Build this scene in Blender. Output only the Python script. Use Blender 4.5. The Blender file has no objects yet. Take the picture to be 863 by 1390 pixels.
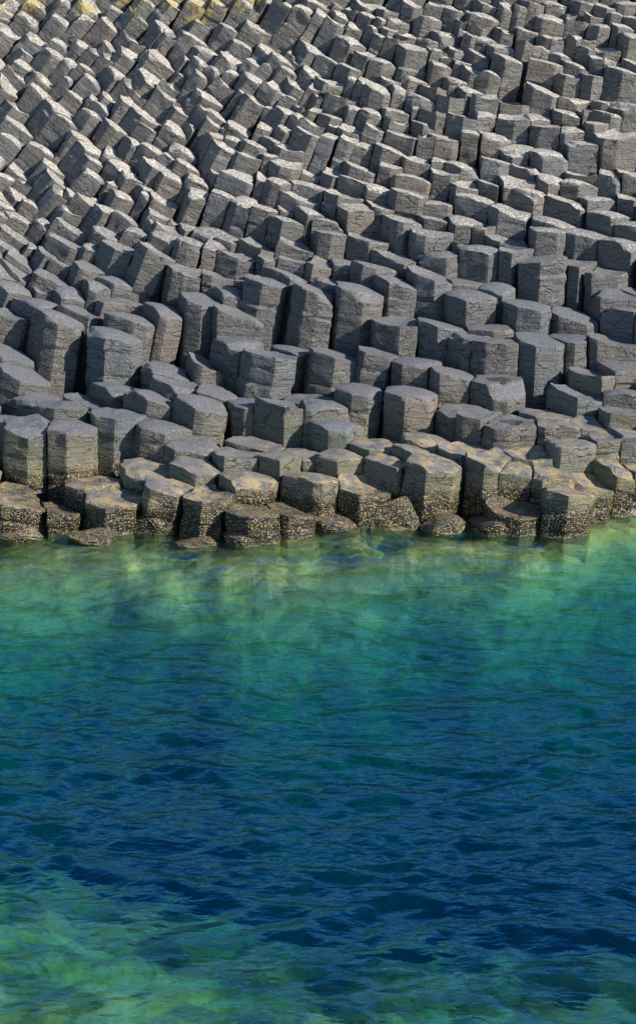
import bpy, math, random
import numpy as np
from mathutils import Vector, Matrix

# ------------------------------------------------------------------ camera, light, exposure
S = bpy.context.scene
COL = S.collection
PITCH = math.radians(19.4)
CAM = np.array([0.0, -17.0, 6.2])
FPX = 2820.0                      # focal length in pixels of the 863 px wide photograph
cam = bpy.data.cameras.new('camera'); cam.sensor_fit = 'HORIZONTAL'; cam.sensor_width = 36.0
cam.lens = 36.0 * FPX / 863.0
cam.clip_start = 0.1; cam.clip_end = 3000
co = bpy.data.objects.new('camera', cam); COL.objects.link(co)
co.location = CAM.tolist(); co.rotation_euler = (math.pi/2 - PITCH, 0, 0)
S.camera = co
SUN_DIR = Vector((0.79, -0.36, 0.50)).normalized()      # towards the sun
elev = math.asin(SUN_DIR.z); azim = math.atan2(SUN_DIR.x, SUN_DIR.y)
W = bpy.data.worlds.new('World'); S.world = W; W.use_nodes = True
wn = W.node_tree; bgn = wn.nodes['Background']; bgn.inputs[1].default_value = 0.12
sky = wn.nodes.new('ShaderNodeTexSky'); sky.sky_type = 'NISHITA'; sky.sun_disc = False
sky.sun_elevation = elev; sky.sun_rotation = azim; sky.air_density = 1.0; sky.dust_density = 0.0; sky.ozone_density = 4.0
wn.links.new(sky.outputs[0], bgn.inputs[0])
sl = bpy.data.lights.new('sun', 'SUN'); sl.energy = 5.0; sl.angle = math.radians(0.5); sl.color = (1.0, 0.94, 0.85)
so = bpy.data.objects.new('sun', sl); COL.objects.link(so); so.rotation_euler = SUN_DIR.to_track_quat('Z', 'Y').to_euler()
S.view_settings.view_transform = 'Standard'; S.view_settings.look = 'None'; S.view_settings.exposure = 0.68; S.view_settings.gamma = 1
S.cycles.max_bounces = 8; S.cycles.transparent_max_bounces = 12; S.cycles.volume_bounces = 0
S.cycles.caustics_reflective = False; S.cycles.caustics_refractive = False
S.cycles.use_denoising = True

rng = np.random.default_rng(7)

# ------------------------------------------------------------------ numpy value noise
def _hash(ix, iy, iz, seed):
    h = (ix * 374761393 + iy * 668265263 + iz * 2147483647 + seed * 1274126177) & 0xFFFFFFFF
    h = ((h ^ (h >> 13)) * 1274126177) & 0xFFFFFFFF
    h = ((h ^ (h >> 16)) * 2246822519) & 0xFFFFFFFF
    return ((h ^ (h >> 15)) & 0xFFFFFF) / float(0xFFFFFF) * 2 - 1
def vn(P, seed=0):
    P = np.asarray(P, float); i = np.floor(P).astype(np.int64); f = P - i; f = f*f*(3-2*f)
    r = 0
    for a in (0, 1):
        for b in (0, 1):
            for c in (0, 1):
                w = (f[..., 0] if a else 1-f[..., 0])*(f[..., 1] if b else 1-f[..., 1])*(f[..., 2] if c else 1-f[..., 2])
                r = r + w*_hash(i[..., 0]+a, i[..., 1]+b, i[..., 2]+c, seed)
    return r
def fbm(P, freq, octs=3, seed=0, gain=0.5):
    r = 0; a = 1
    for k in range(octs):
        r = r + a*vn(P*freq*(2.03**k) + 17.3*k, seed+k); a *= gain
    return r

# ------------------------------------------------------------------ material helpers
class NT:
    def __init__(s, name):
        s.m = bpy.data.materials.new(name); s.m.use_nodes = True; s.t = s.m.node_tree; s.t.nodes.clear()
        s.out = s.t.nodes.new('ShaderNodeOutputMaterial')
    def n(s, typ, ins=None, **kw):
        nd = s.t.nodes.new('ShaderNode'+typ)
        for k, v in kw.items(): setattr(nd, k, v)
        for k, v in (ins or {}).items(): s.set(nd.inputs[k], v)
        return nd
    def set(s, inp, v):
        if isinstance(v, bpy.types.NodeSocket): s.t.links.new(v, inp)
        elif isinstance(v, bpy.types.Node): s.t.links.new(v.outputs[0], inp)
        elif isinstance(v, tuple) and len(v) == 3 and inp.type == 'RGBA': inp.default_value = (*v, 1)
        else: inp.default_value = v
    def math(s, op, a, b=0.0, clamp=False, c=None):
        ins = {0: a, 1: b}
        if c is not None: ins[2] = c
        return s.n('Math', ins, operation=op, use_clamp=clamp).outputs[0]
    def ramp(s, v, a, b, lo=0.0, hi=1.0):
        return s.n('MapRange', {0: v, 1: a, 2: b, 3: lo, 4: hi}, interpolation_type='SMOOTHSTEP').outputs[0]
    def mix(s, f, a, b, blend='MIX'):
        nd = s.t.nodes.new('ShaderNodeMix'); nd.data_type = 'RGBA'; nd.blend_type = blend; nd.clamp_factor = True
        s.set(nd.inputs[0], f); s.set(nd.inputs[6], a); s.set(nd.inputs[7], b); return nd.outputs[2]
    def noise(s, vec, scale, detail=4, rough=0.6, dist=0.0):
        return s.n('TexNoise', {'Vector': vec, 'Scale': scale, 'Detail': detail, 'Roughness': rough, 'Distortion': dist}).outputs[0]

def basalt_material(name='basalt', boulder=False):
    g = NT(name)
    pos = g.n('NewGeometry'); P = pos.outputs['Position']; N = pos.outputs['True Normal']
    loc = g.n('Attribute', attribute_name='cloc').outputs['Vector']
    rnd = g.n('Attribute', attribute_name='crand').outputs['Fac']
    sep = g.n('SeparateXYZ', {0: P}); X, Y, Z = sep.outputs
    nz = g.n('SeparateXYZ', {0: N}).outputs[2]
    up = g.ramp(nz, 0.45, 0.75)
    n_big = g.noise(P, 1.3, 3); n_mid = g.noise(P, 9, 5); n_fine = g.noise(P, 60, 4, 0.7)
    # bedding-like chisel marks run round each column
    str_vec = g.n('VectorMath', {0: loc, 1: (2.2, 2.2, 26.0)}, operation='MULTIPLY').outputs[0]
    stria = g.noise(str_vec, 1.0, 5, 0.62, 0.35)
    crackv = g.n('VectorMath', {0: loc, 1: (3.0, 3.0, 13.0)}, operation='MULTIPLY').outputs[0]
    vor = g.n('TexVoronoi', {'Vector': g.n('VectorMath', {0: crackv, 1: g.n('TexNoise', {'Vector': loc, 'Scale': 6.0}).outputs[1]}, operation='ADD').outputs[0], 'Scale': 1.0}, feature='DISTANCE_TO_EDGE').outputs[0]
    crack = g.ramp(vor, 0.0, 0.055, 1, 0)
    crack = g.math('MULTIPLY', crack, g.ramp(n_mid, 0.45, 0.6))
    crack = g.math('MULTIPLY', crack, g.math('SUBTRACT', 1.0, up))
    dark = (0.070, 0.067, 0.063); light = (0.160, 0.150, 0.136)
    c = g.mix(g.ramp(g.math('ADD', g.math('MULTIPLY', n_mid, 0.7), g.math('MULTIPLY', rnd, 0.3)), 0.3, 0.75), dark, light)
    c = g.mix(g.math('MULTIPLY', g.ramp(n_fine, 0.48, 0.66), 0.5), c, (0.27, 0.25, 0.22))
    c = g.mix(g.math('MULTIPLY', g.ramp(n_fine, 0.48, 0.34), 0.6), c, (0.05, 0.046, 0.042))
    c = g.mix(g.math('MULTIPLY', g.ramp(stria, 0.56, 0.7), 0.5), c, (0.17, 0.115, 0.085))       # rusty seams
    c = g.mix(g.ramp(rnd, 0.0, 1.0, 0.0, 0.55), c, (0.062, 0.060, 0.062))
    c = g.mix(g.ramp(g.math('FRACT', g.math('MULTIPLY', rnd, 7.31)), 0.6, 1.0, 0.0, 0.45), c, (0.19, 0.15, 0.115))
    c = g.mix(g.ramp(g.math('FRACT', g.math('MULTIPLY', rnd, 13.7)), 0.6, 1.0, 0.0, 0.4), c, (0.12, 0.135, 0.15))
    hi = g.ramp(Z, 0.9, 3.2)                                                                     # salt-bleached, drier rock high up
    c = g.mix(g.math('MULTIPLY', hi, g.math('MULTIPLY', g.ramp(n_mid, 0.3, 0.7, 0.1, 0.7), g.ramp(nz, 0.1, 0.6, 0.45, 1.0))), c, (0.235, 0.215, 0.185))
    lowgreen = g.math('MULTIPLY', g.ramp(Z, 1.0, 0.25), g.ramp(n_big, 0.45, 0.62, 0.1, 0.55))
    c = g.mix(g.math('MULTIPLY', lowgreen, g.math('SUBTRACT', 1.0, up)), c, (0.115, 0.135, 0.06))
    # top faces: bluish smooth low down, crusted by pale lichen and guano higher
    c = g.mix(g.math('MULTIPLY', up, 0.7), c, g.mix(g.ramp(n_fine, 0.3, 0.7), (0.075, 0.078, 0.088), (0.19, 0.19, 0.20)))
    lich_n = g.noise(P, 34, 6, 0.8)
    lich_amt = g.math('MULTIPLY', g.ramp(Z, 0.95, 2.2), up)
    lich = g.ramp(g.math('ADD', lich_n, g.math('MULTIPLY', lich_amt, 0.14)), 0.58, 0.68)
    c = g.mix(g.math('MULTIPLY', lich, g.math('MULTIPLY', lich_amt, 0.8)), c, (0.55, 0.49, 0.39))
    spk = g.ramp(g.noise(P, 45, 3, 0.7), 0.62, 0.68)
    c = g.mix(g.math('MULTIPLY', g.math('MULTIPLY', spk, up), g.math('MULTIPLY', g.ramp(Z, 0.9, 1.6), 0.7)), c, (0.62, 0.54, 0.44))
    # yellow lichen high up, mostly on the left and at the top
    yl = g.math('ADD', g.ramp(Z, 3.3, 4.05, -0.08, 0.155), g.ramp(X, 0.3, -1.2, -0.13, 0.04))
    yn = g.math('ADD', g.math('MULTIPLY', g.noise(P, 3.2, 3, 0.6), 0.55), g.math('MULTIPLY', g.noise(P, 19, 4, 0.7), 0.45))
    ym = g.ramp(g.math('ADD', yn, yl), 0.61, 0.67)
    c = g.mix(g.math('MULTIPLY', ym, 0.85), c, g.mix(n_fine, (0.24, 0.21, 0.08), (0.46, 0.34, 0.06)))
    # rare orange dots
    vd = g.n('TexVoronoi', {'Vector': P, 'Scale': 1.7})
    dot = g.math('MULTIPLY', g.ramp(g.math('ADD', vd.outputs['Distance'], g.math('MULTIPLY', n_fine, 0.06)), 0.06, 0.085, 1, 0), 1.0)
    c = g.mix(g.math('MULTIPLY', dot, g.ramp(Z, 1.0, 1.6)), c, (0.55, 0.33, 0.03))
    # tide zone
    zt = g.math('ADD', Z, g.math('MULTIPLY', g.math('SUBTRACT', n_big, 0.5), 0.5))
    zt = g.math('ADD', zt, g.math('MULTIPLY', g.math('SUBTRACT', n_mid, 0.5), 0.25))
    algae = g.math('MULTIPLY', g.ramp(g.math('SUBTRACT', zt, g.ramp(X, -0.6, 0.6, 0, 0.12)), 0.60, 0.34), g.ramp(n_mid, 0.42, 0.60))
    algae = g.math('MULTIPLY', algae, g.ramp(nz, 0.1, 0.6, 0.25, 1.0))
    c = g.mix(g.math('MULTIPLY', algae, 0.7), c, g.mix(n_fine, (0.40, 0.24, 0.04), (0.33, 0.29, 0.20)))
    wet = g.ramp(zt, 0.36, 0.18)
    c = g.mix(g.math('MULTIPLY', wet, g.ramp(nz, 0.2, 0.8, 0.96, 0.6)), c, (0.016, 0.014, 0.010))
    vb = g.n('TexVoronoi', {'Vector': P, 'Scale': 75.0})
    vbc = g.n('SeparateColor', {0: vb.outputs['Color']})
    barn = g.math('MULTIPLY', g.ramp(vb.outputs['Distance'], 0.30, 0.42, 1, 0), g.ramp(g.math('ADD', vbc.outputs[0], g.math('MULTIPLY', g.noise(P, 5, 3), 0.6)), 0.68, 0.74))
    bmask = g.math('MULTIPLY', g.ramp(zt, 0.50, 0.25), g.ramp(zt, -0.12, 0.02))
    barn = g.math('MULTIPLY', barn, bmask)
    c = g.mix(barn, c, g.mix(vbc.outputs[1], (0.50, 0.32, 0.07), (0.64, 0.52, 0.28)))
    sub = g.ramp(Z, 0.03, -0.05)
    c = g.mix(sub, c, g.mix(n_mid, (0.20, 0.20, 0.05), (0.34, 0.31, 0.10)))
    c = g.mix(g.math('MULTIPLY', crack, 0.75), c, (0.035, 0.03, 0.028))
    h = g.math('ADD', g.math('MULTIPLY', n_fine, 0.25), g.math('MULTIPLY', n_mid, 0.5))
    h = g.math('ADD', h, g.math('MULTIPLY', g.math('MULTIPLY', stria, g.math('SUBTRACT', 1.0, up)), 0.8))
    ch = g.n('TexVoronoi', {'Vector': g.n('VectorMath', {0: loc, 1: g.n('TexNoise', {'Vector': loc, 'Scale': 5.0}).outputs[1]}, operation='ADD').outputs[0], 'Scale': 9.0}, feature='SMOOTH_F1').outputs['Distance']
    h = g.math('ADD', h, g.math('MULTIPLY', g.math('MULTIPLY', ch, g.math('SUBTRACT', 1.0, up)), 0.35))
    h = g.math('SUBTRACT', h, g.math('MULTIPLY', crack, 0.5))
    h = g.math('ADD', h, g.math('MULTIPLY', barn, 0.35))
    b = g.n('Bump', {'Strength': 1.0, 'Distance': 0.026, 'Height': h})
    rough = g.math('SUBTRACT', 0.72, g.math('MULTIPLY', wet, 0.42))
    bs = g.n('BsdfPrincipled', {'Base Color': c, 'Roughness': rough, 'Normal': b, 'Specular IOR Level': 0.35})
    g.t.links.new(bs.outputs[0], g.out.inputs[0])
    return g.m
BASALT = basalt_material()

# ------------------------------------------------------------------ column tops read off the photograph
# windows of 216 x 170 photo pixels, enlarged 3.995 times; centre of every top face
K = 3.995
WIN = {
(0,0): [(50,70),(60,175),(170,115),(250,165),(330,105),(470,85),(490,28),(650,55),(760,90),(820,150),(810,15),(200,25),(380,30),(60,10),
 (600,130),(720,205),(610,260),(440,235),(335,240),(200,210),(300,290),(160,290),(150,360),(400,340),(480,370),(530,285),(600,310),(700,285),(790,290),
 (640,400),(510,440),(380,440),(720,460),(830,430),(40,460),(120,420),(235,420),(240,510),(500,520),(415,520),(600,530),(720,560),(330,590),(490,605),(560,580),(110,590),(-10,330),(780,530)],
(216,0): [(80,20),(215,15),(330,15),(480,15),(590,5),(700,25),(820,60),(230,130),(370,140),(530,140),(195,205),(50,170),(90,220),(260,275),(450,240),(130,300),(20,320),
 (400,320),(610,290),(665,315),(740,300),(840,265),(240,340),(310,385),(590,360),(510,330),(710,390),(840,400),(410,400),(530,430),(640,470),(730,450),(845,470),(700,520),
 (230,400),(370,460),(280,530),(470,510),(60,450),(110,400),(50,515),(110,590),(310,610),(525,540),(610,590),(690,600),(780,590),(850,600)],
(432,0): [(20,25),(100,25),(260,25),(50,85),(130,85),(200,60),(380,55),(270,80),(450,30),(540,20),(505,60),(620,20),(740,45),(340,100),(190,135),(110,120),(270,140),(430,110),(530,95),(600,95),(785,105),(840,70),
 (340,190),(410,160),(490,190),(770,160),(680,180),(850,190),(95,185),(180,220),(240,280),(440,210),(520,250),(590,210),(640,260),(360,330),(10,275),(60,320),(150,350),(740,260),(660,350),(790,335),(680,300),
 (60,435),(190,430),(280,450),(400,430),(530,430),(740,430),(840,380),(340,480),(430,480),(620,470),(720,520),(120,520),(550,510),(830,490),(200,585),(290,605),(20,525),(420,600),(630,605),(780,625),(520,580),(35,595),(590,560)],
(647,0): [(40,20),(25,80),(150,30),(240,30),(310,15),(420,30),(500,75),(590,15),(690,30),(800,20),(630,80),(770,75),(850,105),(420,100),(540,110),(660,140),(780,140),(20,130),(150,160),(290,165),(420,195),(840,200),(580,205),
 (50,215),(130,250),(285,225),(370,260),(530,185),(710,265),(600,260),(20,285),(150,305),(455,300),(400,335),(520,345),(650,305),(720,325),(780,370),(855,340),(30,385),(490,400),(610,400),(30,515),(200,560),(380,485),(510,530),(700,555),(820,565),(600,595)],
(0,150): [(110,80),(90,165),(225,200),(370,60),(440,140),(640,85),(800,25),(820,95),(740,180),(500,205),(530,280),(285,300),(20,290),(90,320),(30,360),(130,390),(310,370),(520,365),(600,385),(610,230),(660,300),(720,350),(845,210),(780,260),(850,290),
 (340,450),(170,500),(85,450),(40,515),(650,450),(425,480),(505,490),(400,550),(580,530),(790,420),(830,480),(10,460),(110,590),(220,595),(25,570),(700,585),(845,550),(5,210)],
(216,150): [(140,20),(95,100),(170,85),(310,20),(300,60),(610,15),(705,15),(380,100),(450,100),(300,125),(560,80),(680,95),(760,30),(835,60),(825,120),(130,210),(50,240),(15,270),(150,290),(80,360),(200,440),(520,180),(590,145),(710,200),(410,160),(380,200),(480,235),(600,235),(710,290),(340,350),(440,350),
 (560,365),(670,385),(825,350),(810,400),(200,370),(370,455),(475,490),(200,480),(590,530),(720,545),(780,475),(835,550),(700,590),(30,490),(30,575)],
(432,150): [(50,20),(15,75),(90,80),(180,100),(170,10),(280,20),(310,90),(430,55),(460,130),(570,65),(620,20),(760,35),(820,110),(580,130),(680,140),(60,130),(170,150),(260,190),(400,205),(520,260),(670,270),(770,300),(690,335),(390,295),(230,310),(90,340),(200,370),(500,360),(330,420),(810,400),(490,440),(130,450),(210,515),(320,515),(640,500),(15,430),(50,590),(470,585),(630,585),(800,595),(850,470)],
(647,150): [(40,20),(190,30),(330,35),(400,80),(490,5),(590,10),(690,5),(10,110),(110,130),(560,170),(770,130),(225,205),(370,225),(490,100),(100,265),(270,300),(570,340),(740,340),(420,370),(540,390),(70,390),(215,380),(290,440),(490,480),(640,480),(180,530),(720,560),(840,345),(855,130),(855,470),(845,610),(640,60)],
(0,300): [(85,70),(165,135),(50,140),(25,195),(265,175),(360,110),(395,40),(500,140),(600,70),(730,45),(660,140),(840,15),(845,150),(120,210),(15,275),(90,270),(340,235),(470,240),(280,300),(90,370),(600,310),(385,385),(230,375),(520,345),(420,480),(650,440),(50,495),(180,430),(325,510),(620,610),(710,520)],
(216,300): [(80,100),(175,105),(165,35),(270,60),(40,30),(310,130),(370,95),(420,180),(535,130),(610,200),(735,125),(720,15),(735,210),(180,260),(325,295),(450,320),(220,415),(400,380),(430,490),(680,290),(15,480),(440,655),(570,310),(850,220)],
(432,300): [(65,55),(265,90),(30,230),(155,230),(300,240),(400,190),(470,15),(620,50),(680,180),(790,20),(820,130),(420,320),(610,290),(90,320),(220,370),(0,365),(430,540),(670,560),(800,330),(830,400),(850,610)],
(647,300): [(20,30),(165,105),(195,155),(370,40),(590,60),(780,110),(15,150),(360,200),(560,225),(690,270),(750,390),(60,360),(15,415),(290,450),(530,510),(810,475),(855,390),(50,575),(100,640),(330,640),(510,630),(730,645),(420,0)],
(0,450): [(50,115),(140,230),(225,375),(55,480),(340,395),(470,375),(640,440),(640,25),(640,310),(840,345),(365,515),(165,490)],
(216,450): [(60,210),(100,280),(240,170),(290,325),(450,60),(605,120),(755,110),(230,385),(510,390),(670,385),(815,375),(25,515)],
(432,450): [(90,120),(310,110),(530,160),(740,220),(210,310),(510,330),(800,430),(110,500),(15,400)],
(647,450): [(110,260),(540,330),(650,215),(770,180),(830,340),(20,440),(375,450),(180,490),(440,495),(610,500),(810,430),(830,550),(690,560),(500,600)],
(0,590): [(50,300),(100,355),(300,405),(500,260),(620,330),(800,180)],
(216,590): [(180,50),(190,165),(55,265),(280,310),(440,95),(490,230),(640,110),(780,110),(520,50),(520,405),(700,400),(830,230)],
(432,590): [(130,115),(370,140),(300,50),(520,85),(600,30),(620,145),(790,80),(240,270)],
(647,590): [(80,120),(300,100),(230,180),(370,200),(480,300),(600,250),(750,160),(850,170),(210,390)],
}
pts = []
for (ox, oy), l in WIN.items():
    for (x, y) in l: pts.append((ox + x/K, oy + y/K))
# drop accidental double readings on window seams
keep = []
for p in pts:
    if all((p[0]-q[0])**2 + ((p[1]-q[1])*1.3)**2 > (11 + 0.008*p[1])**2 for q in keep): keep.append(p)
pts = np.array(keep); NREAD = len(pts)

# ------------------------------------------------------------------ rays and the mean slope of the shore
FW = np.array([0, math.cos(PITCH), -math.sin(PITCH)]); UP = np.array([0, math.sin(PITCH), math.cos(PITCH)]); RT = np.array([1.0, 0, 0])
def at(px, py, Y):
    px, py, Y = np.broadcast_arrays(*[np.asarray(v, float) for v in (px, py, Y)])
    d = FW + ((px-431.5)/FPX)[..., None]*RT + ((695-py)/FPX)[..., None]*UP
    t = (Y - CAM[1])/d[..., 1]
    return CAM + t[..., None]*d
def project(P):
    v = np.asarray(P) - CAM; z = v@FW
    return 431.5 + FPX*(v@RT)/z, 695 - FPX*(v@UP)/z
def zmean(Y): return 0.31 + 0.20*Y + 0.033*Y*Y
_Y = np.linspace(-1.5, 14, 800); _py = project(np.stack([0*_Y, _Y, zmean(_Y)], -1))[1]
def ymean(py): return np.interp(-np.asarray(py, float), -_py, _Y)

Y = ymean(pts[:, 1])
Y = np.maximum(Y, 0.0); P = at(pts[:, 0], pts[:, 1], Y)
# even out the plan spacing by sliding each top along its own sight line
Ymn, Ymx = P[:, 1].min()-0.2, ymean(-5)
SH_PX = [-60, 0, 120, 250, 330, 400, 470, 560, 640, 700, 760, 863, 930]
SH_PY = [728, 726, 716, 722, 734, 724, 706, 704, 718, 716, 706, 688, 680]
_shp = project(np.array([0, 0, 0.]))
def _yz0(px, py):
    d = FW + ((px-431.5)/FPX)*RT + ((695-py)/FPX)*UP; t = -CAM[2]/d[2]; p = CAM + t*d; return p
_sh = np.array([_yz0(a, b) for a, b in zip(SH_PX, SH_PY)])
def yshore(X): return np.interp(X, _sh[:, 0], _sh[:, 1])
for it in range(14):
    gx, gy = np.meshgrid(np.linspace(-4.3, 4.3, 170), np.linspace(Ymn, Ymx, 190))
    half = (17.6+gy)*431.5/FPX*1.06
    ok = (np.abs(gx) < half) & (gy > yshore(gx))
    G = np.stack([gx[ok], gy[ok]], -1)
    own = np.empty(len(G), int)
    for s in range(0, len(G), 4000):
        own[s:s+4000] = np.argmin(((G[s:s+4000, None, :] - P[None, :, :2])**2).sum(-1), 1)
    cnt = np.bincount(own, minlength=len(P)); cy = np.bincount(own, G[:, 1], len(P))/np.maximum(cnt, 1)
    tgt = np.where(cnt > 0, cy, P[:, 1])
    Y = P[:, 1] + 0.45*(tgt-P[:, 1]) + 0.10*(ymean(pts[:, 1])-P[:, 1])
    P = at(pts[:, 0], pts[:, 1], Y)
# margin columns outside the picture (they shade the edge and stand there from other views)
ext = []
sp = 0.40
for j, yy in enumerate(np.arange(0.0, 9.3, sp*0.87)):
    for xx in np.arange(-7.5, 7.5, sp):
        x = xx + (j % 2)*sp/2 + rng.uniform(-.07, .07); y = yy + rng.uniform(-.07, .07)
        z = zmean(y) + rng.uniform(-.10, .10)
        px, py = project(np.array([x, y, z]))
        if -14 < px < 877 and py > -6: continue
        if y < yshore(x)+0.2: continue
        if np.min((P[:, 0]-x)**2 + (P[:, 1]-y)**2) < 0.27**2: continue
        ext.append((x, y, z))
ext = np.array(ext)
P = np.concatenate([P, ext]); N_ALL = len(P)
PX, PY = project(P)

# ------------------------------------------------------------------ how the columns lean (fan in the upper left)
LEAN = [(0,80,42),(100,80,42),(100,250,42),(40,330,38),(100,350,25),(80,430,10),(200,60,42),(300,40,32),(250,200,34),(300,130,42),(400,80,34),(420,20,32),(500,60,20),(480,130,17),(400,150,25),
 (300,200,26),(380,220,15),(200,290,30),(350,300,12),(600,150,6),(750,200,1),(500,300,2),(300,400,3),(150,450,4),(150,380,14),(700,500,0),(800,50,8),(650,30,12),(560,90,12),(100,600,0),(400,600,0),(850,350,0),(600,400,0),(300,330,8),(230,260,26)]
LA = np.array(LEAN, float)
def lean(px, py):
    d2 = (px-LA[:, 0])**2 + (py-LA[:, 1])**2 + 300
    w = 1/d2**1.6
    return (w*LA[:, 2]).sum()/w.sum()
axes = []
for i in range(N_ALL):
    L = math.radians(lean(PX[i], PY[i]) + rng.normal(0, 0.5))
    T = math.radians(-2 + 3.5*min(1, max(0, (450-PY[i])/400)) + rng.normal(0, 0.5))
    a = np.array([math.sin(L), -math.sin(T), math.cos(L)*math.cos(T)]); axes.append(a/np.linalg.norm(a))
axes = np.array(axes)

def clip(poly, n, d):
    out = []; m = len(poly)
    for i in range(m):
        a, b = poly[i], poly[(i+1) % m]; da = a@n - d; db = b@n - d
        if da <= 0: out.append(a)
        if da*db < 0: out.append(a + (b-a)*(da/(da-db)))
    return out

WT = rng.uniform(-0.019, 0.019, N_ALL)
def cell(i):
    a = axes[i]
    e1 = np.cross([0, 1, 0], a); e1 /= np.linalg.norm(e1); e2 = np.cross(a, e1)
    ph = rng.uniform(0, 1); R = 0.285
    poly = [np.array([R*math.cos(ph+k*math.pi/3.5), R*math.sin(ph+k*math.pi/3.5)]) for k in range(7)]
    near = np.where((np.abs(P[:, 0]-P[i, 0]) < 1.5) & (np.abs(P[:, 1]-P[i, 1]) < 1.3))[0]
    nb = []
    for k in near:
        if k == i: continue
        am = axes[i]+axes[k]; am /= np.linalg.norm(am)
        d = P[k]-P[i]; d = d - am*(d@am)
        v = np.array([d@e1, d@e2]); r = np.linalg.norm(v)
        if r > 1.0 or r < 1e-3: continue
        nb.append((r, v/r, k))
    nb.sort(key=lambda q: q[0])
    used = []   # neighbours that bound this cell
    for r, v, k in nb:
        if r > 0.62: break
        q = clip(poly, v, r/2 + (WT[i]-WT[k])/(2*r) - 0.0015)
        if len(q) >= 3:
            poly = q; used.append(k)
    # weld very short edges
    q = []
    for p in poly:
        if not q or np.linalg.norm(p-q[-1]) > 0.055: q.append(p)
    if len(q) > 3 and np.linalg.norm(q[0]-q[-1]) < 0.055: q.pop()
    return np.array(q), e1, e2, a, used

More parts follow.
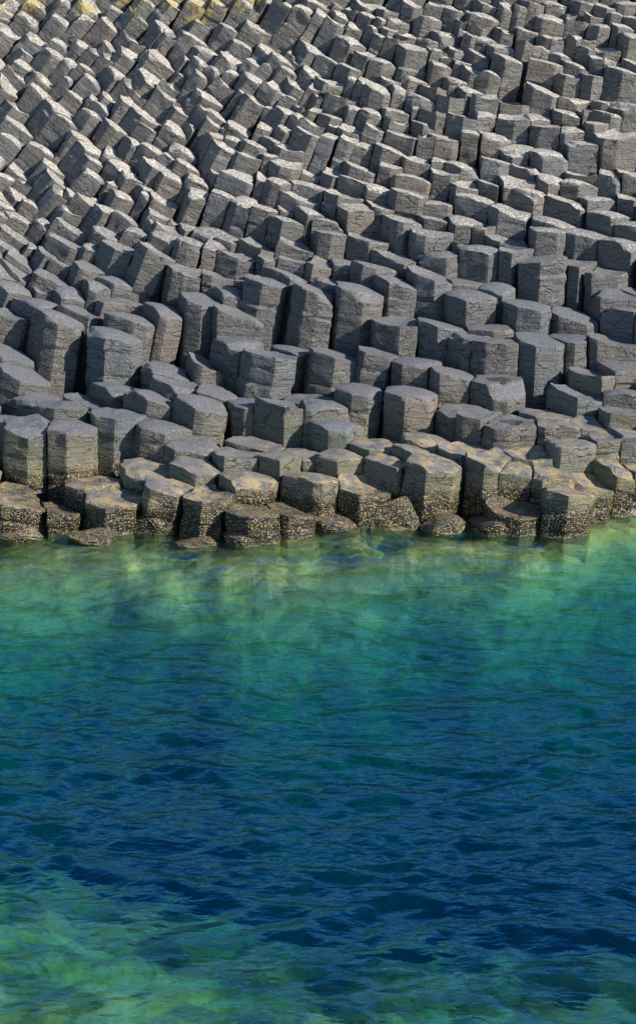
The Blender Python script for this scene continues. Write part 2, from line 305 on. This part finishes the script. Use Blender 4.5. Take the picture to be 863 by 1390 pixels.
def column_mesh(i):
    poly, e1, e2, a, used = cell(i)
    if len(poly) < 3: return None
    p0 = P[i]; seed = int(i)
    r = np.random.default_rng(1000+i)
    c = poly.mean(0)
    zs = [P[k, 2] for k in used] or [p0[2]-0.3]
    onscreen = -30 < PX[i] < 893 and PY[i] > -40
    vis = max(0.22, p0[2] - min(zs) + 0.12)
    if p0[2] - vis < 0.45 and PY[i] > 560: vis = p0[2] + 0.25
    L = max(vis + 0.5, 0.9)
    if p0[1] < 1.2: L = p0[2] + 1.3
    # outline with slightly rounded, worn arrises
    ring = []
    n = len(poly); step = 0.032 if onscreen else 0.09
    for k in range(n):
        A, B, Z0 = poly[k], poly[(k+1) % n], poly[k-1]
        e = B-A; le = np.linalg.norm(e); m = max(2, int(le/step))
        rc = min(0.2, (0.006 + 0.007*r.random())/le)
        cor = A*0.6 + 0.2*(A + (B-A)*rc) + 0.2*(A + (Z0-A)/max(np.linalg.norm(Z0-A), 1e-6)*0.01)
        ring.append(cor)
        for t in np.linspace(rc, 1-rc, m+1): ring.append(A + e*t)
    ring = np.array(ring); M = len(ring)
    size = np.sqrt(((ring-c)**2).sum(1)).mean()
    # slanted, slightly dished top; direction follows the photograph: down to the right and to the sea
    lowz = p0[2] < 0.75
    sx = r.normal(0.12, 0.08)*(1.0 if not lowz else 0.7); sy = r.normal(-0.02, 0.06)
    if PY[i] < 330: sx *= 0.9; sy += 0.0
    ln = lean(PX[i], PY[i])
    if ln > 14: sx = r.normal(0.0, 0.06); sy = r.normal(0.02, 0.06)
    dish = r.choice([0.0, 0.015, 0.03, -0.02, -0.035])
    pooled = (PX[i]-674.5)**2+(PY[i]-515)**2 < 16 or (PX[i]-692)**2+(PY[i]-572.7)**2 < 16
    if pooled: sx = 0.02; sy = 0.0; dish = -0.010
    chips = []
    for q in range(r.choice([0, 0, 1, 1, 2] if ln < 14 else [0, 0, 0, 1])):
        k = r.integers(n); dr = poly[k]-c; dr = dr/np.linalg.norm(dr); ang = r.uniform(-.5, .5)
        dr = np.array([dr[0]*math.cos(ang)-dr[1]*math.sin(ang), dr[0]*math.sin(ang)+dr[1]*math.cos(ang)])
        chips.append((dr, size*r.uniform(0.45, 0.85), r.uniform(0.5, 1.6), r.uniform(0.015, 0.075)))
    rub = 1.0 + (0.8 if lowz else 0) + (1.0 if (PY[i] < 60) else 0)
    def ztop(xy):
        d = xy-c
        z = -sx*d[:, 0] + sy*d[:, 1] + dish*(1-((d**2).sum(1)/size**2).clip(0, 1.6))
        for dr, off, sl_, mx in chips:
            z = z - np.clip((d@dr-off)*sl_, 0, mx)
        Q = np.c_[xy*1.0, np.zeros(len(xy))] + p0*3.1
        return z + 0.0035*rub*fbm(Q, 7, 3, 5)
    # rings from bottom to top edge, then inwards over the top
    dv = 0.030 if onscreen else 0.12
    depths = [L] + list(np.linspace(vis + (L-vis)*0.5, vis, 2)) + list(np.arange(vis-dv, 0.03, -dv)) + [0.014, 0.004]
    # joints across the column
    joints = []; z = r.uniform(0.12, 0.5)
    while z < vis:
        joints.append(z); z += r.uniform(0.16, 0.55)
    V = []; rows = 0
    off = np.zeros(2); offs = [r.normal(0, 0.007, 2) for _ in range(len(joints)+1)]
    zr = ztop(ring)
    for d in depths:
        sgm = sum(1 for j in joints if d > j)
        xy = (ring-c)*1.0 + c + (offs[sgm] if sgm else 0)
        jd = min([abs(d-j) for j in joints] or [9])
        shr = 1 - (0.035 if jd < dv*0.5 else 0)
        if d < 0.006: shr -= 0.014
        elif d < 0.02: shr -= 0.003
        xy = (xy-c)*shr + c
        fade = math.exp(-d/0.25)
        V.append(np.c_[xy, zr*fade - d - 0.004*(1-fade)])
    for s, _ in ((0.88, 0), (0.72, 0), (0.52, 0), (0.3, 0), (0.12, 0)):
        xy = (ring-c)*s + c
        V.append(np.c_[xy, ztop(xy)])
    R_ = len(V); V = np.concatenate(V)
    # surface roughness, pushed outwards on the sides
    Wp = p0 + V[:, :1]*e1 + V[:, 1:2]*e2 + V[:, 2:3]*a
    Q = np.c_[V[:, 0]*4.5, V[:, 1]*4.5, V[:, 2]*17] + seed*3.7
    nrm = V[:, :2]-c; nrm /= np.maximum(np.linalg.norm(nrm, axis=1)[:, None], 1e-6)
    sideW = np.ones(len(V)); sideW[(len(depths))*M:] = 0
    amp = (0.005*fbm(Q, 1.0, 3, 11) + 0.0055*rub*fbm(Wp, 5.0, 2, 31))*min(1.2, size/0.19)
    # ledges: thin slabs broken off
    led = vn(np.c_[V[:, 0]*5, V[:, 1]*5, V[:, 2]*9] + seed*1.3, 77)
    amp = amp - 0.012*np.clip((led-0.25)*6, 0, 1)
    edge_n = vn(Wp*16, 91)
    amp = amp - 0.016*np.clip((edge_n-0.15)*2.5, 0, 1)*np.exp(-np.maximum(0, -(V[:, 2]-np.tile(zr, R_)))/0.02)
    V[:, :2] += nrm*(amp*sideW)[:, None]
    lump = 0.012*(rub-1)*fbm(Wp, 9, 2, 51)
    V[:, 2] += lump
    top = len(V); cz = ztop(c[None])[0]
    V = np.concatenate([V, [[c[0], c[1], cz]]])
    Wp = p0 + V[:, :1]*e1 + V[:, 1:2]*e2 + V[:, 2:3]*a
    j = np.arange(M); jn = (j+1) % M
    F = []
    for q in range(R_-1):
        F.append(np.c_[q*M+j, q*M+jn, (q+1)*M+jn, (q+1)*M+j])
    F = np.concatenate(F)
    T = np.c_[(R_-1)*M+j, (R_-1)*M+jn, np.full(M, top)]
    locc = V + np.array([seed*1.37 % 50, seed*2.11 % 50, seed*0.73 % 50])
    topz = p0[2]
    return Wp, F, T, locc, r.random(), dict(vis=vis, px=PX[i], py=PY[i], z=topz, lean=math.degrees(math.asin(min(1, a[0]))), size=size, base=p0-a*L, pooled=pooled, ctr=p0+c[0]*e1+c[1]*e2+cz*a)

def make_mesh(name, Vw, quads, tris, loc_attr, rnd_attr, mat, smooth_ang=20):
    me = bpy.data.meshes.new(name)
    nv = len(Vw); nq = len(quads); nt = len(tris)
    me.vertices.add(nv); me.vertices.foreach_set('co', np.asarray(Vw, np.float32).ravel())
    me.loops.add(nq*4+nt*3); me.polygons.add(nq+nt)
    me.loops.foreach_set('vertex_index', np.concatenate([quads.ravel(), tris.ravel()]).astype(np.int32))
    ls = np.concatenate([np.arange(nq)*4, nq*4+np.arange(nt)*3]).astype(np.int32)
    me.polygons.foreach_set('loop_start', ls)
    me.update(calc_edges=True); me.validate()
    if loc_attr is not None:
        at_ = me.attributes.new('cloc', 'FLOAT_VECTOR', 'POINT'); at_.data.foreach_set('vector', np.asarray(loc_attr, np.float32).ravel())
        ar = me.attributes.new('crand', 'FLOAT', 'POINT'); ar.data.foreach_set('value', np.broadcast_to(np.asarray(rnd_attr, np.float32), (nv,)).copy())
    me.polygons.foreach_set('use_smooth', np.ones(nq+nt, bool))
    me.set_sharp_from_angle(angle=math.radians(smooth_ang))
    me.materials.append(mat)
    return me

def link(name, me, loc=(0, 0, 0), **props):
    o = bpy.data.objects.new(name, me); o.location = loc; COL.objects.link(o)
    for k, v in props.items(): o[k] = v
    return o

HAND = [   # columns one can name by sight
 (205, 339, 'big pale-topped block standing proud above the smooth tall columns, left of centre'),
 (105, 420, 'tall column with a single orange dot on its flat top, left'),
 (386, 372, 'tall two-tiered column with a broken cap, highest of the central group'),
 (432, 391, 'tall straight column directly right of the two-tiered central one'),
 (487, 392, 'tall column with a ragged dark left edge, second right of the two-tiered one'),
 (271, 404, 'tall column with a wide bluish flat top and a cross crack below it'),
 (226, 420, 'tall smooth column just left of the wide bluish flat-topped one'),
 (163, 410, 'column with a rounded broken top like a cracked shell, left'),
 (160, 457, 'dull column below the one with the cracked shell-like top'),
 (91, 579, 'large foremost hexagonal column nearest the lower left corner of the rocks'),
 (160, 557, 'tall greenish column immediately right of the large foremost left one'),
 (341, 548, 'wide block with a long slanted top and deep horizontal cracks, centre'),
 (326, 465, 'broad block with a black shaded left face, below the central tall group'),
 (717, 360, 'narrow pale-capped column standing between two wide blocks, right'),
 (787, 355, 'wide block with a large dark shadowed face and diagonal top, right'),
 (729, 463, 'broad flat-faced column standing tallest in the lower right rows'),
 (674.5, 515, 'flat-topped column with a small round pool of water, right'),
 (692, 572.7, 'low dark-faced column holding a thin puddle, nearer the water'),
 (587, 626, 'big square shore block with a black left side and golden right side'),
 (525, 625, 'lumpy ochre shore block left of the big square one'),
 (424, 648, 'broad pale-rimmed barnacled block at the centre of the waterline'),
 (286, 668, 'shore block with a bright orange-yellow top and barnacled front, left of centre'),
 (346, 690, 'low wide barnacled shore block right of the orange-topped one'),
]

used_hand = set()
def describe(q):
    px, py, z = q['px'], q['py'], q['z']
    for n_, (hx, hy, t_) in enumerate(HAND):
        if n_ not in used_hand and (hx-px)**2 + (hy-py)**2 < 25:
            used_hand.add(n_); return t_
    if z < 0.5: look = 'barnacled' if z < 0.32 else 'algae-stained'
    elif py > 400: look = 'smooth dark grey'
    elif py > 200: look = 'pale-speckled grey'
    else: look = 'lichen-crusted grey'
    form = 'low' if q['vis'] < 0.36 else ('tall' if q['vis'] > 0.62 else 'squat')
    st = 'leaning' if q['lean'] > 14 else 'upright'
    return '%s %s %s column at %.1f%% across and %.1f%% down the photo' % (form, look, st, px/8.63, py/13.9)

cols = []
for i in range(N_ALL):
    m = column_mesh(i)
    if m: cols.append(m)
inview = [m for m in cols if -8 < m[5]['px'] < 871 and m[5]['py'] > 0]
inview.sort(key=lambda m: -(m[5]['size']*(m[5]['size']*0.5+m[5]['vis']))/(m[5]['base'][1]+18)**2)
indiv = set(id(m) for m in inview[:300])
restV, restQ, restT, restL, restR = [], [], [], [], []; base = 0
pg = NT('pool_water')
pb = pg.n('BsdfPrincipled', {'Base Color': (0.05, 0.05, 0.045), 'Roughness': 0.03, 'Specular IOR Level': 0.5})
pg.t.links.new(pb.outputs[0], pg.out.inputs[0])
for m in cols:
    Vw, F, T, lc, rn, q = m
    if id(m) in indiv:
        b = q['base']
        me = make_mesh('basalt_column', Vw-b, F, T, lc, rn, BASALT)
        o = link('basalt_column', me, b.tolist(), kind='thing', label=describe(q), category='basalt column', group='basalt columns of the shore')
        if q['pooled']:
            kk = np.arange(28)*2*math.pi/28; rr = q['size']*(0.42+0.05*np.sin(3*kk)+0.03*np.sin(5*kk+1))
            ring = np.c_[rr*np.cos(kk), rr*np.sin(kk), 0*kk]; Vp = np.concatenate([ring, ring-[0, 0, 0.02], [[0, 0, 0], [0, 0, -0.02]]])
            j_ = np.arange(28); jn_ = (j_+1) % 28
            pm = make_mesh('puddle', Vp, np.c_[j_+28, jn_+28, jn_, j_], np.concatenate([np.c_[j_, jn_, 0*j_+56], np.c_[jn_+28, j_+28, 0*j_+57]]), None, 0, pg.m, 30)
            po = link('puddle', pm); po.parent = o; po.location = (q['ctr'] - b + np.array([0, 0, 0.003])).tolist()
    else:
        restV.append(Vw); restQ.append(F+base); restT.append(T+base); restL.append(lc); restR.append(np.full(len(Vw), rn)); base += len(Vw)
me = make_mesh('distant_basalt_columns', np.concatenate(restV), np.concatenate(restQ), np.concatenate(restT), np.concatenate(restL), np.concatenate(restR), BASALT)
link('distant_basalt_columns', me, kind='stuff', label='mass of smaller lichen-crusted basalt columns higher up the slope', category='basalt columns')

def boulder(px, py, w, dpt, h, seed, label, z=0.0):
    # py is the waterline of the near side
    p = _yz0(px, py); sc = (p[1]+18)/FPX
    r = np.random.default_rng(seed)
    import bmesh
    bm = bmesh.new()
    n = 22
    for k in range(n):
        a = r.uniform(0, 6.28); u = r.uniform(-1, 1); q = np.array([math.cos(a)*math.sqrt(1-u*u), math.sin(a)*math.sqrt(1-u*u), u])*r.uniform(0.8, 1.1)
        q[2] = np.clip(q[2], -0.9, 0.55 + 0.25*q[0])
        bm.verts.new((q[0]*w*sc/2, q[1]*dpt/2, q[2]*h))
    res = bmesh.ops.convex_hull(bm, input=bm.verts)
    bmesh.ops.delete(bm, geom=[v for v in bm.verts if not v.link_faces], context='VERTS')
    bmesh.ops.dissolve_limit(bm, angle_limit=0.25, verts=bm.verts, edges=bm.edges)
    bmesh.ops.bevel(bm, geom=bm.edges[:], offset=0.012, segments=2, affect='EDGES')
    bmesh.ops.triangulate(bm, faces=bm.faces)
    for _ in range(5):
        es = [e for e in bm.edges if e.calc_length() > 0.03]
        if not es or len(bm.verts) > 9000: break
        bmesh.ops.subdivide_edges(bm, edges=es, cuts=1)
        bmesh.ops.triangulate(bm, faces=bm.faces)
    bm.normal_update()
    V = np.array([v.co[:] for v in bm.verts]); Nn = np.array([v.normal[:] for v in bm.verts])
    V = V + Nn*(0.012*fbm(V+seed, 7, 4, 9))[:, None]
    T = np.array([[v.index for v in f.verts] for f in bm.faces]); bm.free()
    me = make_mesh('tide_boulder', V, np.zeros((0, 4), int), T, V+seed, 0.4, BASALT, 40)
    link('tide_boulder', me, (p[0], p[1]+dpt/2, z), kind='thing', label=label, category='boulder', group='wet boulders along the waterline')
BOULDERS = [
 (205, 727, 84, 0.40, 0.24, 1, 'brown wet boulder low in the gap below two barnacled blocks, left of centre', 0.03),
 (128, 742, 88, 0.36, 0.12, 2, 'flat wet boulder awash at the waterline near the left edge', 0.01),
 (20, 740, 80, 0.36, 0.16, 12, 'dark low slab at the waterline, leftmost of all', 0.02),
 (262, 747, 70, 0.34, 0.10, 13, 'amber stone only just breaking the water in front of the shore, left of centre', -0.01),
 (330, 744, 66, 0.34, 0.15, 16, 'low barnacled stone at the foot of the wide barnacled blocks, left of the photo centre', 0.02),
 (448, 727, 100, 0.45, 0.13, 3, 'flat rust-brown wet slab awash just left of the photo centre', 0.03),
 (535, 724, 74, 0.42, 0.34, 4, 'black barnacle-dotted boulder at the foot of the largest shore block', 0.04),
 (603, 727, 84, 0.38, 0.17, 5, 'low wet boulder with yellow barnacles between the middle and right blocks', 0.02),
 (688, 731, 112, 0.50, 0.22, 6, 'long low barnacled boulder lying foremost on the right of the waterline', 0.03),
 (705, 704, 60, 0.35, 0.34, 7, 'bluish smooth boulder tucked in the recess behind the foremost right boulder', 0.06),
 (395, 735, 66, 0.34, 0.26, 8, 'small grey pointed boulder beside the widest barnacled block', 0.04),
 (770, 722, 96, 0.42, 0.20, 14, 'sloping ochre slab at the waterline right of the long low boulder', 0.03),
 (838, 704, 84, 0.40, 0.18, 15, 'dark slab at the waterline by the right edge of the photo', 0.02),
]
for b_ in BOULDERS: boulder(*b_)

# ------------------------------------------------------------------ rock ground below the columns, seabed
def grid(xs, ys, zf):
    X, Yg = np.meshgrid(xs, ys); Z = zf(X, Yg)
    V = np.stack([X, Yg, Z], -1).reshape(-1, 3); nx, ny = len(xs), len(ys)
    i = (np.arange(ny-1)[:, None]*nx + np.arange(nx-1)[None]).ravel()
    return V, np.c_[i, i+1, i+1+nx, i+nx]
def stretch(lo, hi, step, far):
    mid = np.arange(lo, hi+step/2, step); g = []; s = step; x = 0
    while x < far: s *= 1.25; x += s; g.append(x)
    g = np.array(g); return np.concatenate([lo-g[::-1], mid, hi+g])
def rockz(X, Yg):
    Q = np.stack([X, Yg, 0*X], -1)
    return np.where(Yg > -0.2, zmean(np.maximum(Yg, -0.2)) - 0.75, -0.7) + 0.05*fbm(Q, 1.5, 3, 3) - 60*np.clip((np.abs(X)-9)/60, 0, 1)*0
V, Q4 = grid(np.arange(-9, 9.01, 0.12), np.arange(0.2, 14, 0.12), rockz)
me = make_mesh('rock_ground', V, Q4, np.zeros((0, 3), int), V*1.0, 0.5, BASALT)
link('rock_ground', me, kind='structure')

SHORE_X = np.array([-6, -3, -2.4, -1.6, -.6, 0.4, 1.3, 2.2, 3, 6]); SHORE_D = np.array([0, 0, 0, 0, 0, 0, 0, 0, 0, 0.])
def seabed_z(X, Yg):
    Q = np.stack([X, Yg, 0*X], -1)
    w = fbm(Q*np.array([0.45, 1.3, 1.0]), 0.8, 3, 91)
    lump = np.abs(fbm(Q*np.array([0.7, 1.2, 1]), 2.3, 3, 33))
    d = yshore(X) - Yg + 0.10*w + np.interp(X, [-3, -1.2, 0.3, 1.2, 3], [0.05, -0.05, -0.12, 0.2, 0.6])*np.clip((yshore(X)-Yg)/0.6, 0, 1)                       # distance out from the shore
    z = np.interp(d, [-8, -0.3, 0.3, 0.8, 1.1, 1.5, 2.0, 2.9, 6, 60], [0.3, -0.05, -0.07, -0.16, -0.45, -1.25, -2.7, -4.5, -8.0, -14.0])
    # shoal rising in the near left corner
    e = (Yg + 5.85 + 0.33*X) + 0.3*w    # negative = on the shoal
    sh = np.interp(e, [-3, -1.2, -0.3, 0.3, 1.1, 3.0], [-0.36, -0.46, -0.65, -1.0, -2.6, -10.0])
    z = np.maximum(z, sh)
    z = z - 0.30*(lump-0.25)*np.exp(-np.maximum(0, -z-0.3)) + 0.04*fbm(Q, 5, 2, 41)*np.exp(-np.maximum(0, -z-0.6))
    return np.where(d > -0.6, np.minimum(z, -0.09), z)
g = NT('seabed')
Ps = g.n('NewGeometry').outputs['Position']
a1 = g.noise(Ps, 2.2, 5, 0.65, 0.8); a2 = g.noise(Ps, 7, 4, 0.65, 0.5)
c = g.mix(g.ramp(a1, 0.42, 0.6), (0.24, 0.25, 0.04), (0.84, 0.80, 0.24))
c = g.mix(g.math('MULTIPLY', g.ramp(a2, 0.52, 0.68), 0.7), c, (0.16, 0.12, 0.03))
bs = g.n('BsdfPrincipled', {'Base Color': c, 'Roughness': 0.8, 'Normal': g.n('Bump', {'Strength': 0.6, 'Distance': 0.05, 'Height': a2})})
g.t.links.new(bs.outputs[0], g.out.inputs[0]); SEABED = g.m
xs = stretch(-5, 5, 0.08, 150); ys = stretch(-11, 1.5, 0.08, 100); ys = ys[ys < 10]
V, Q4 = grid(xs, ys, seabed_z)
me = make_mesh('seabed', V, Q4, np.zeros((0, 3), int), None, 0, SEABED, 180)
link('seabed', me, kind='structure')

# ------------------------------------------------------------------ the sea: a closed body of water, rippled on top
def wave(X, Yg):
    Q = np.stack([X, Yg, 0*X], -1)
    r = np.random.default_rng(3); z = 0*X
    wx = X + 0.22*fbm(Q, 0.9, 2, 61); wy = Yg + 0.22*fbm(Q, 0.9, 2, 62)
    for k in range(80):
        lam = 0.10*(0.65/0.10)**(r.random()**1.15)
        th = math.radians(r.normal(86, 30)); kx, ky = math.cos(th)*2*math.pi/lam, math.sin(th)*2*math.pi/lam
        ph = r.uniform(0, 6.28); A = 0.0043*lam
        s = np.sin(kx*wx + ky*wy + ph)
        z = z + A*s
    amp = 0.6 + 0.55*(0.5+0.5*np.clip(fbm(Q, 0.35, 2, 63)*1.4, -1, 1))
    calm = np.interp(Yg, [-3.0, 0.2], [1.0, 0.65])
    return (z-z.mean())*amp*calm + 0.003*fbm(Q, 6, 2, 64)
xs = stretch(-4, 4, 0.024, 150); ys = stretch(-9.5, 0.9, 0.024, 120); ys = ys[ys < 9]
V, Q4 = grid(xs, ys, lambda X, Yy: wave(X, Yy)*np.exp(-np.maximum(0, np.hypot(X*0.6, Yy+4)-9)/8))
nx, ny = len(xs), len(ys)
# close it: skirt and floor
bi = np.concatenate([np.arange(nx), np.arange(1, ny)*nx+nx-1, (ny-1)*nx+np.arange(nx-2, -1, -1), np.arange(ny-2, 0, -1)*nx])
low = V[bi].copy(); low[:, 2] = -20.0
n0 = len(V); V2 = np.concatenate([V, low]); nb = len(bi)
k = np.arange(nb); kn = (k+1) % nb
skirt = np.c_[bi[kn], bi[k], n0+k, n0+kn]
V2 = np.concatenate([V2, [[0, -20, -20.0]]])
floor = np.c_[n0+kn, n0+k, np.full(nb, len(V2)-1)]
g = NT('sea_water')
Pw = g.n('NewGeometry').outputs['Position']
rip = g.n('VectorMath', {0: Pw, 1: (1.0, 1.9, 1.0)}, operation='MULTIPLY').outputs[0]
hn = g.noise(rip, 8.5, 3, 0.5, 0.3)
bump = g.n('Bump', {'Strength': 0.5, 'Distance': 0.03, 'Height': hn})
glossy = g.n('BsdfGlossy', {'Color': (0.15, 0.62, 1.0), 'Roughness': 0.02, 'Normal': bump})
refr = g.n('BsdfRefraction', {'Color': (1, 1, 1), 'Roughness': 0.0, 'IOR': 1.33, 'Normal': bump})
trans = g.n('BsdfTransparent', {'Color': (1, 1, 1)})
under = g.n('MixShader', {0: 0.5, 1: trans.outputs[0], 2: refr.outputs[0]})
inc = g.n('NewGeometry').outputs['Incoming']
cosi = g.math('ABSOLUTE', g.n('VectorMath', {0: bump.outputs[0], 1: inc}, operation='DOT_PRODUCT').outputs['Value'])
fr = g.ramp(cosi, 0.66, 0.45, 0.025, 0.32)
ms = g.n('MixShader', {0: fr, 1: under.outputs[0], 2: glossy.outputs[0]})
g.t.links.new(ms.outputs[0], g.out.inputs[0])
va = g.n('VolumeAbsorption', {'Color': (0.0, 0.70, 0.77), 'Density': 1.0})
vs = g.n('VolumeScatter', {'Color': (0.0, 0.24, 0.80), 'Density': 0.08, 'Anisotropy': -0.35})
add = g.n('AddShader', {0: va.outputs[0], 1: vs.outputs[0]})
g.t.links.new(add.outputs[0], g.out.inputs[1])
WATER = g.m
me = make_mesh('sea_water', V2, np.concatenate([Q4, skirt]), floor, None, 0, WATER, 180)
link('sea_water', me, kind='structure')
print('HAND missing', [h for n_, h in enumerate(HAND) if n_ not in used_hand]); print('columns', len(cols), 'read', NREAD, 'verts', sum(len(m[0]) for m in cols))
